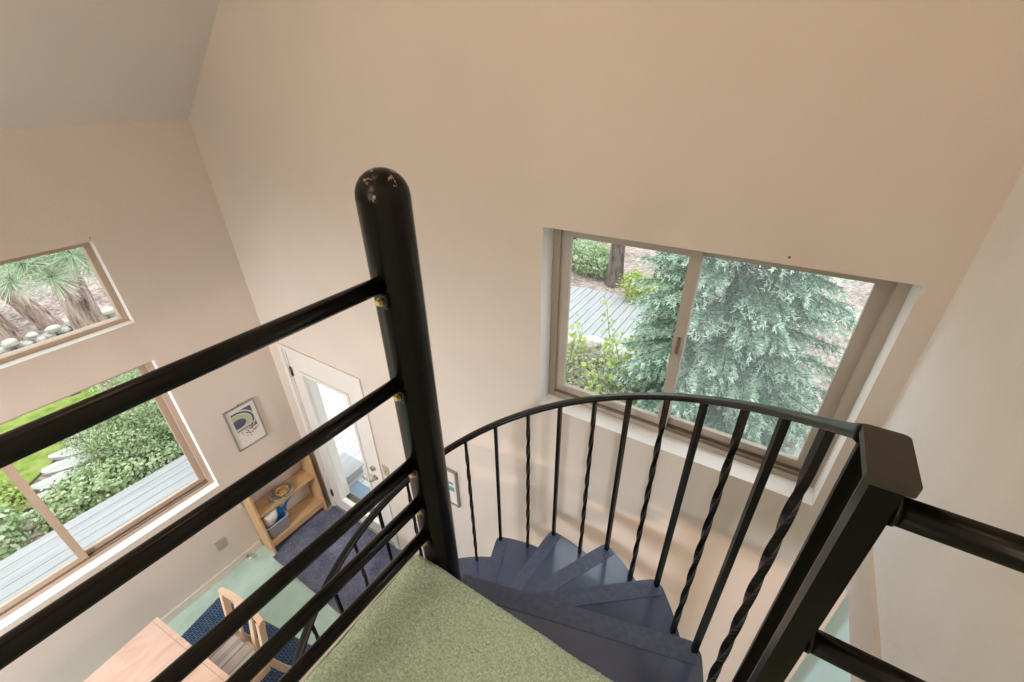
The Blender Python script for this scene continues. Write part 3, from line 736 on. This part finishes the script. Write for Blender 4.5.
# deck: parallel boards running along the house
dk = empty('deck', (-4.9, 0, 0), label='grey weathered wooden deck outside the left window', cat='deck', kind='structure')
for i in range(15):
    x = -5.92 + i * .1415
    if x > -3.9: break
    bm = bmesh.new(); box(bm, x, x + .136, -4.5, 1.9, -.185, -.15); par('deck_board', bm, M['deck'], dk, bevel=.004)
bm = bmesh.new(); box(bm, -5.90, -3.86, -4.5, 1.9, -.40, -.19); par('joist_frame', bm, M['track'], dk)
po = empty('porch', (-4.0, 2.8, 0), label='porch deck boards outside the entry door, sunlight put into their pale colour', cat='porch', kind='structure')
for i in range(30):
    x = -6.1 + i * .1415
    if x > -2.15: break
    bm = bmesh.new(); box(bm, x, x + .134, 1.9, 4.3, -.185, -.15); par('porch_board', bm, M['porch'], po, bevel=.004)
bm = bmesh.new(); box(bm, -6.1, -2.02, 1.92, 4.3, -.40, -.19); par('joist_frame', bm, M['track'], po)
bm = bmesh.new(); box(bm, -4.0, -3.66, 1.96, 2.20, -.149, -.03); box(bm, -4.02, -3.63, 1.94, 2.22, -.03, -.005)
tag(build('door_step', bm, M['deck'], bevel=.006), 'grey wooden step outside the door glass', 'step')
bm = bmesh.new(); box(bm, -3.61, -3.10, 1.85, 2.06, -.1495, -.135)
tag(build('door_mat', bm, M['mat_out'], bevel=.004), 'blue grey mat outside the entry door', 'mat')

def stone_mesh(seed, flat=.6):
    bm = bmesh.new(); bmesh.ops.create_icosphere(bm, subdivisions=3, radius=1); r2 = np.random.default_rng(seed)
    ph = r2.random(6) * 6
    for v in bm.verts:
        x, y, z = v.co
        k = 1 + .13 * math.sin(2.3 * x + ph[0]) + .12 * math.sin(2.7 * y + ph[1]) + .08 * math.sin(4.1 * z + ph[2]) + .05 * math.sin(6 * x + 5 * y + ph[3])
        v.co *= k; v.co.z *= flat
    me = bpy.data.meshes.new('fieldstone'); bmesh.ops.recalc_face_normals(bm, faces=bm.faces); bm.to_mesh(me); bm.free()
    me.polygons.foreach_set('use_smooth', [True] * len(me.polygons)); me.materials.append(M['stone']); return me
SM = [stone_mesh(i, .55 + .08 * (i % 3)) for i in range(5)]
def stone(p, s, label, group, k):
    o = bpy.data.objects.new('fieldstone', SM[k % 5]); COL.objects.link(o)
    o.location = (p[0], p[1], p[2] + s * .42); o.scale = (s, s * (.8 + .35 * rnd.random()), s); o.rotation_euler = (0, 0, rnd.random() * 6)
    return tag(o, label, 'stone', group)
for i in range(26):
    y = .55 + i * .105 + rnd.uniform(-.03, .03)
    stone((-12.25 + rnd.uniform(-.10, .10) - .06 * (y - .6), y, GZ + (.0 if i % 3 else .13)), rnd.uniform(.075, .125), 'pale rounded fieldstone in the low rock edging behind the lawn', 'edging stones behind the lawn', i)
# flagstone path
fl = [(-6.86, .03, .34, .20), (-7.12, .17, .36, .19), (-7.38, .32, .36, .18), (-7.63, .47, .34, .17), (-7.87, .64, .32, .17), (-8.1, .82, .30, .16), (-8.33, 1.0, .28, .15), (-6.62, -.16, .34, .2)]
flab = ['flagstone', ]
for i, (x, y, a, b_) in enumerate(fl):
    bm = bmesh.new(); r2 = random.Random(i); n = 11
    pts = [(a * .86 * math.cos(6.283 * k / n) * r2.uniform(.85, 1.1), b_ * .72 * math.sin(6.283 * k / n) * r2.uniform(.85, 1.1)) for k in range(n)]
    prism(bm, pts, 0, .05); o = build('flagstone', bm, M['flag'], bevel=.008); o.location = (x, y, GZ + .012); o.rotation_euler = (0, 0, R(62))
    tag(o, 'pale grey flagstone in the path between lawn and shrub', 'flagstone', 'flagstones of the garden path')

def trunk_bm(r0, r1, h, lean=(0, 0), n=22, seed=0):
    bm = bmesh.new(); r2 = random.Random(seed); rings = []
    for i in range(15):
        t = i / 14; rr = r0 + (r1 - r0) * t + (r0 * .35 * math.exp(-t * 14))
        ring = []
        for k in range(n):
            a = 6.283 * k / n; q = rr * (1 + .06 * math.sin(3 * a + i * .4 + seed) + .05 * r2.uniform(-1, 1))
            ring.append(bm.verts.new((lean[0] * t + q * math.cos(a), lean[1] * t + q * math.sin(a), h * t)))
        rings.append(ring)
    for p, q in zip(rings, rings[1:]):
        for k in range(n): bm.faces.new((p[k], p[(k + 1) % n], q[(k + 1) % n], q[k])).smooth = True
    bm.faces.new(rings[-1]); return bm
def needle_tuft(c, ax, n=80, L=.24, spread=1.25, width=.008):
    d = unit(unit(np.array(ax)) * .55 + rng.normal(size=(n, 3)) * .62 * spread)
    p = np.array(c) + d * .015 - np.array(ax) * (rng.random((n, 1)) * .10)
    return blades(p, d, L * (.75 + .4 * rng.random(n)), width)
def branch_pts(a, b, sag, n=8):
    a, b = np.array(a, float), np.array(b, float)
    return [tuple(a + (b - a) * t + np.array([0, 0, -sag * math.sin(math.pi * t)])) for t in np.linspace(0, 1, n)]
def pine(base, r, h, label, lean=(0, 0), tufts=(), seed=0, crown=True, dark=False):
    root = empty('pine_tree', (*base, GZ), label=label, cat='tree')
    build('trunk', trunk_bm(r, r * .55, h, lean, seed=seed), M['bark_dark'] if dark else M['bark'], root)
    Q = []
    if crown:
        for i in range(60):
            t = rng.uniform(.62, 1); a = rng.random() * 6.28; rr = rng.uniform(.3, 1.7) * (1.25 - t)
            Q.append(needle_tuft((lean[0] * t + rr * math.cos(a) * 1.6, lean[1] * t + rr * math.sin(a) * 1.6, h * t), (math.cos(a), math.sin(a), .4), 50, .22))
    o = Vector((*base, GZ))
    if tufts:
        bm = bmesh.new()
        for (src, ends) in tufts:
            for e in ends:
                pts = branch_pts(Vector(src) - o, Vector(e) - o, .12); tube(bm, pts, [.022 - .016 * i / 7 for i in range(8)], 7)
                ax = np.array(pts[-1]) - np.array(pts[-3])
                Q.append(needle_tuft(pts[-1], ax / np.linalg.norm(ax), 150, .25))
                Q.append(needle_tuft(np.array(pts[-2]) * .6 + np.array(pts[-1]) * .4, ax / np.linalg.norm(ax) + rng.normal(size=3) * .5, 70, .22))
        build('bough', bm, M['bark'], root)
    if Q: quads('needles', np.concatenate(Q), M['needle'], root)
    return root
T1 = [((-8.9, 1.46, 3.6), [(-6.0, .93, 2.40), (-6.05, .80, 2.56), (-6.0, 1.16, 2.58), (-6.1, 1.25, 2.44), (-6.3, 1.05, 2.62)]),
      ((-8.9, 1.46, 3.9), [(-6.0, .66, 2.44), (-6.1, .88, 2.62), (-6.2, .72, 2.66), (-6.0, 1.14, 2.74), (-6.1, 1.32, 2.66), (-6.3, 1.5, 2.5), (-6.3, .5, 2.6), (-6.5, 1.0, 2.8), (-6.3, 1.45, 2.75), (-6.4, .6, 2.75)])]
pine((-8.9, 1.46), .20, 10, 'thick reddish pine trunk nearest the left windows with drooping needle boughs', (0, .3), T1, 1)
pine((-13.0, 1.62), .15, 11, 'leaning pine trunk behind the rock edging, second from the right', (.0, -3.6), (), 2)
pine((-12.5, .96), .10, 9, 'slim pine trunk left of the leaning pine', (0, -1.2), (), 3)
pine((-13.4, 1.0), .13, 10, 'pine trunk at the left edge of the upper window', (0, -1.5), (), 4)
pine((-15.6, 1.55), .10, 10, 'thin pine trunk farthest behind the rock edging', (0, -1.2), (), 5)
pine((-3.32, 9.9), .165, 9, 'dark straight pine trunk behind the boardwalk', (0, 0), (), 6, dark=True)
pine((-4.95, 11.0), .13, 9, 'dark pine trunk at the left edge of the stair window', (0, 0), (), 7, dark=True)
pine((-2.3, 10.9), .24, 9, 'short dark trunk showing behind the spruce', (0, 0), (), 8, dark=True)

# blue spruce close to the stair window
def spruce():
    root = empty('spruce_tree', (-.34, 5.75, GZ), label='blue green spruce filling the stair window', cat='tree')
    H = 6.6
    build('trunk', trunk_bm(.11, .015, H, n=12, seed=9), M['bark_dark'], root)
    Q = []; T = []; bb = bmesh.new()
    z = .12; k = 0
    while z < H - .1:
        t = z / H; rad = 1.58 * (1 - t) ** .72 + .05; nb = int(13 - 5 * t)
        for j in range(nb):
            a = 6.283 * (j + rng.random() * .8) / nb + k * 1.1; L = rad * rng.uniform(.72, 1.12)
            if math.cos(a) < -.2: L *= .9
            if math.sin(a) > .6 and rng.random() < .6: continue
            n = 9; u = np.linspace(0, 1, n); dr = .34 * L; up = .10 * L
            d = np.array([math.cos(a), math.sin(a), 0]); side = np.array([-d[1], d[0], 0]); bend = rng.normal() * .08
            pts = np.array([d * L * q + side * L * bend * q * q + np.array([0, 0, z + up * q - dr * q * q + .12 * L * q ** 4]) for q in u])
            tube(bb, [tuple(p) for p in pts], [.014 * (1 - .8 * q) for q in u], 4, cap=False)
            m = int(7 + 8 * L)
            for q in np.linspace(.25, 1.0, m):
                p = np.array([np.interp(q, u, pts[:, c]) for c in range(3)])
                for s in ((-1, 1) if q < .99 else (0,)):
                    tl = min((.13 + .36 * L * (1 - q) * .8) * rng.uniform(.75, 1.25), .46)
                    td = unit(d * .78 + side * s * rng.uniform(.5, .85) + np.array([0, 0, -.16 - .3 * rng.random()]))
                    nn = int(16 + 80 * tl)
                    w = rng.random(nn) ** .85; c = p + td * (w * tl)[:, None] + np.array([0, 0, -1.]) * (w ** 2 * tl * .38)[:, None]
                    nd = td * .8 + rng.normal(size=(nn, 3)) * .5 + np.array([0, 0, .1])
                    B = blades(c, nd, .046 * rng.uniform(.8, 1.2, nn), .016)
                    tip = (w > .58) & (q > .45); Q.append(B[~tip]); T.append(B[tip])
        z += .20 + .06 * t; k += 1
    tag(build('branch', bb, M['bark_dark'], root), kind='stuff')
    quads('foliage', np.concatenate(Q), M['spruce'], root); quads('new_growth', np.concatenate(T), M['spruce_tip'], root)
spruce()

def shrub(name, c, balls, n, size, m, label, cat='shrub', stems=True, aspect=.6, group=None):
    root = empty(name, (*c, GZ), label=label, cat=cat, group=group)
    Q = [leaf_ball(b[:3], b[3:], int(n * b[3] * b[4] * 4), size, aspect) for b in balls]
    quads('foliage', np.concatenate(Q), m, root)
    if stems:
        bm = bmesh.new()
        for b in balls:
            for _ in range(4):
                e = np.array(b[:3]) + rng.normal(size=3) * np.array(b[3:]) * .45
                tube(bm, branch_pts((rng.normal() * .05, rng.normal() * .05, -.02), e, -.1), .008, 5)
        build('stem', bm, M['twig'], root)
    return root
# left garden
shrub('round_shrub', (-7.0, 1.35), [(0, 0, .55, .78, .75, .55), (-.45, .55, .6, .7, .8, .6), (.25, .75, .55, .6, .7, .5), (-.2, -.55, .42, .55, .5, .42), (.3, -.35, .35, .5, .5, .38), (-.15, 1.3, .45, .6, .7, .42)], 6500, .032, M['shrub'], 'large pale green shrub between deck and garden path')
shrub('ground_cover', (-6.45, .05), [(0, 0, .10, .40, .38, .22), (.1, .5, .16, .38, .42, .26), (-.15, .3, .12, .4, .4, .24), (.2, .95, .16, .3, .4, .24)], 3800, .045, M['shrub'], 'leafy ground cover along the deck edge below the shrub', stems=False, aspect=.8)
shrub('garden_plant', (-6.3, -.62), [(0, 0, .16, .32, .3, .24), (-.35, .12, .14, .3, .25, .22)], 1900, .06, M['weed'], 'low leafy plant beside the deck at the left end', stems=False, aspect=.7)
shrub('flower_clump', (-7.15, -.30), [(0, 0, .10, .34, .2, .16), (-.3, -.12, .12, .25, .22, .18)], 1800, .055, M['lime'], 'pale clump of leaves at the lawn edge by the path', stems=False, aspect=.7)
shrub('dry_bush', (-6.9, 2.15), [(0, 0, .5, .35, .3, .35)], 2400, .05, M['twig'], 'dry brown bush at the right side of the large shrub', aspect=.12)
for i, (x, y, s) in enumerate(((-6.75, -.42, .10), (-6.55, -.30, .08), (-6.95, -.5, .09))):
    stone((x, y, GZ), s, 'small pale stone among the plants by the garden path', 'small stones among the plants', i)
bm = bmesh.new(); tube(bm, [(-9.33, .95, GZ + .03), (-9.33, .95, GZ + .22)], .012, 8); tube(bm, [(-9.33, .95, GZ + .22), (-9.33, .99, GZ + .27), (-9.33, 1.05, GZ + .26)], .016, 8); tube(bm, [(-9.33, .88, GZ + .045), (-9.33, 1.02, GZ + .045)], .016, 8)
tag(build('lawn_sprinkler', bm, M['toy']), 'small blue sprinkler stake on the lawn', 'sprinkler')

# behind the stair window: boardwalk, rocks, bushes
bw = empty('boardwalk', (-3.4, 8.3, GZ), label='weathered grey boardwalk beyond the stair window', cat='boardwalk', kind='structure')
for i in range(15):
    x = -1.2 + i * .172; bm = bmesh.new(); y1 = .95 - .12 * abs(i - 7) * .15
    box(bm, x, x + .158, -1.9 + .04 * (i % 3), y1, .02, .06); build('board', bm, M['deck'], bw, bevel=.004)
bm = bmesh.new(); box(bm, -1.18, 1.35, -1.7, -1.6, -.0, .02); box(bm, -1.18, 1.35, .6, .7, 0, .02); build('joist_frame', bm, M['track'], bw)
for i, (x, y, s) in enumerate(((-2.62, 6.75, .24), (-2.30, 6.95, .17), (-2.95, 6.6, .20), (-2.10, 6.55, .24), (-1.85, 6.9, .15))):
    stone((x, y, GZ), s, ['large pale boulder left of centre in the rockery below the boardwalk', 'small pale rock behind the rockery boulders', 'pale boulder at the left end of the rockery', 'pale boulder at the right end of the rockery by the spruce', 'small pale rock tucked beside the spruce'][i], 'rockery stones below the boardwalk', i)
for i in range(16):
    a = -.5 + i * .23
    stone((.35 + .4 * math.sin(a * 2.1) + .25 * (i % 3), 4.75 + .11 * i, GZ - .03), .05 + .03 * (i % 4), 'pale stone on the ground right of the spruce foot', 'stones at the spruce foot', i)
shrub('green_bush', (-4.15, 10.25), [(0, 0, .5, .62, .55, .52), (-.6, .2, .42, .5, .45, .42), (.45, -.1, .38, .4, .4, .36)], 2500, .06, M['weed'], 'rounded green bush left of the dark trunk')
def maple_shoots():
    root = empty('maple_sapling', (-2.25, 5.75, GZ), label='young yellow green maple shoots in front of the boardwalk', cat='sapling')
    bm = bmesh.new(); Q = []
    for i in range(22):
        b = np.array([rng.uniform(-.75, .95), rng.uniform(-.7, .5), 0]); h = rng.uniform(.35, 1.25)
        e = b + np.array([rng.normal() * .22, rng.normal() * .22, h]); pts = branch_pts(b, e, -.05); tube(bm, pts, .006, 5)
        for q in np.linspace(.3, 1, 7):
            c = b + (e - b) * q; nl = 6
            p = c + rng.normal(size=(nl, 3)) * .075; Q.append(leaves(p, rng.normal(size=(nl, 3)) * .5 + np.array([.2, -.5, 1]), .07, .85))
    build('stem', bm, M['twig'], root); quads('foliage', np.concatenate(Q), M['lime'], root)
maple_shoots()
shrub('tangled_bush', (-1.9, 5.15), [(0, 0, .22, .7, .45, .36), (-.4, .5, .25, .5, .5, .36), (.55, .35, .25, .5, .45, .36), (.0, -.5, .15, .6, .4, .3)], 2100, .05, M['shrub'], 'tangled green bush below the stair window', aspect=.5)
shrub('dry_brush', (-2.0, 5.3), [(0, 0, .35, .7, .5, .40), (-.3, .6, .3, .5, .5, .36)], 1100, .12, M['twig'], 'dry brown twigs tangled in the bush below the stair window', aspect=.08)
shrub('spruce_seedling', (-2.0, 4.35), [(0, 0, .22, .7, .35, .30), (.7, .1, .2, .5, .3, .26)], 4200, .05, M['spruce'], 'low blue green conifer right under the stair window', aspect=.18)
shrub('lime_bush', (-2.55, 9.05), [(0, 0, .45, .38, .3, .40), (.45, .1, .4, .35, .3, .32)], 1500, .075, M['lime'], 'bright lime bush at the right end of the boardwalk')

# ================================================================== light
w = bpy.data.worlds.new('sky'); SC.world = w; w.use_nodes = True
nt = w.node_tree; bg = nt.nodes['Background']
tc = nt.nodes.new('ShaderNodeTexCoord'); sp = nt.nodes.new('ShaderNodeSeparateXYZ')
rp_ = ramp(nt, [(.0, (.55, .55, .52)), (.5, (.90, .95, 1.0)), (.75, (1.0, 1.0, 1.0)), (1.0, (.92, .97, 1.0))])
ma = nt.nodes.new('ShaderNodeMath'); ma.operation = 'MULTIPLY_ADD'; ma.inputs[1].default_value = .5; ma.inputs[2].default_value = .5
nt.links.new(tc.outputs['Generated'], sp.inputs[0]); nt.links.new(sp.outputs['Z'], ma.inputs[0]); nt.links.new(ma.outputs[0], rp_.inputs[0]); nt.links.new(rp_.outputs[0], bg.inputs[0])
bg.inputs[1].default_value = 2.5
def lamp(name, kind, loc, energy, col, size=.1, aim=None, **k):
    d = bpy.data.lights.new(name, kind); o = bpy.data.objects.new(name, d); COL.objects.link(o); o.location = loc; d.energy = energy; d.color = col
    if kind in ('POINT', 'SPOT'): d.shadow_soft_size = size
    if kind == 'AREA': d.shape = 'DISK'; d.size = size
    for a, v in k.items(): setattr(d, a, v)
    if aim: o.rotation_euler = (Vector(aim) - Vector(loc)).to_track_quat('-Z', 'Y').to_euler()
    return o
sun = lamp('sun', 'SUN', (0, 0, 20), 2.2, (1, .97, .92), aim=(3, 4, 0)); sun.data.angle = R(25)
lamp('vault_fill', 'POINT', (-.75, -1.3, 5.05), 38, (1, .75, .51), .30)  # unseen fill light added to warm the upper walls
lamp('rail_streak_fill', 'POINT', (-1.05, .25, 5.35), 6.5, (1, .70, .40), .12)  # small unseen light added for a golden streak along the railing bars
lamp('loft_fill', 'POINT', (-.95, -2.3, 4.4), 40, (1, .92, .85), .30)  # added fill behind the camera, lifts the right wall and carpet
gl = lamp('ground_floor_fill', 'SPOT', (-2.5, -2.4, 2.42), 375, (.96, .97, 1), .25, aim=(-2.3, -1.2, 0)); gl.data.spot_size = R(165); gl.data.spot_blend = .5  # invented downward fill that brightens the lower room
lamp('under_loft_fill', 'POINT', (.2, -.35, 2.425), 50, (1, .64, .46), .03)  # unseen warm light, guessed and added to turn the lower wall peach

# ================================================================== camera
cd = bpy.data.cameras.new('camera'); cam = bpy.data.objects.new('camera', cd); COL.objects.link(cam); SC.camera = cam
cd.sensor_fit = 'HORIZONTAL'; cd.sensor_width = 36; cd.lens = 433.19 / 1024 * 36; cd.clip_start = .02; cd.clip_end = 200
p_, y_, r_ = R(30.5103), R(32.8956), R(-1.08164)
fwd = Vector((-math.sin(y_) * math.cos(p_), math.cos(y_) * math.cos(p_), -math.sin(p_)))
rt = Vector((math.cos(y_), math.sin(y_), 0)); upv = rt.cross(fwd)
r2v = rt * math.cos(r_) + upv * math.sin(r_); u2v = -rt * math.sin(r_) + upv * math.cos(r_)
m4 = Matrix((r2v, u2v, -fwd)).transposed().to_4x4(); m4.translation = EYE
cam.matrix_world = m4

SC.view_settings.view_transform = 'Standard'; SC.view_settings.look = 'None'
SC.view_settings.gamma = 1; SC.view_settings.exposure = 0; SC.view_settings.use_curve_mapping = False
SC.cycles.use_denoising = True
SC.cycles.max_bounces = 10; SC.cycles.diffuse_bounces = 6; SC.cycles.transparent_max_bounces = 16
SC.cycles.sample_clamp_indirect = 6
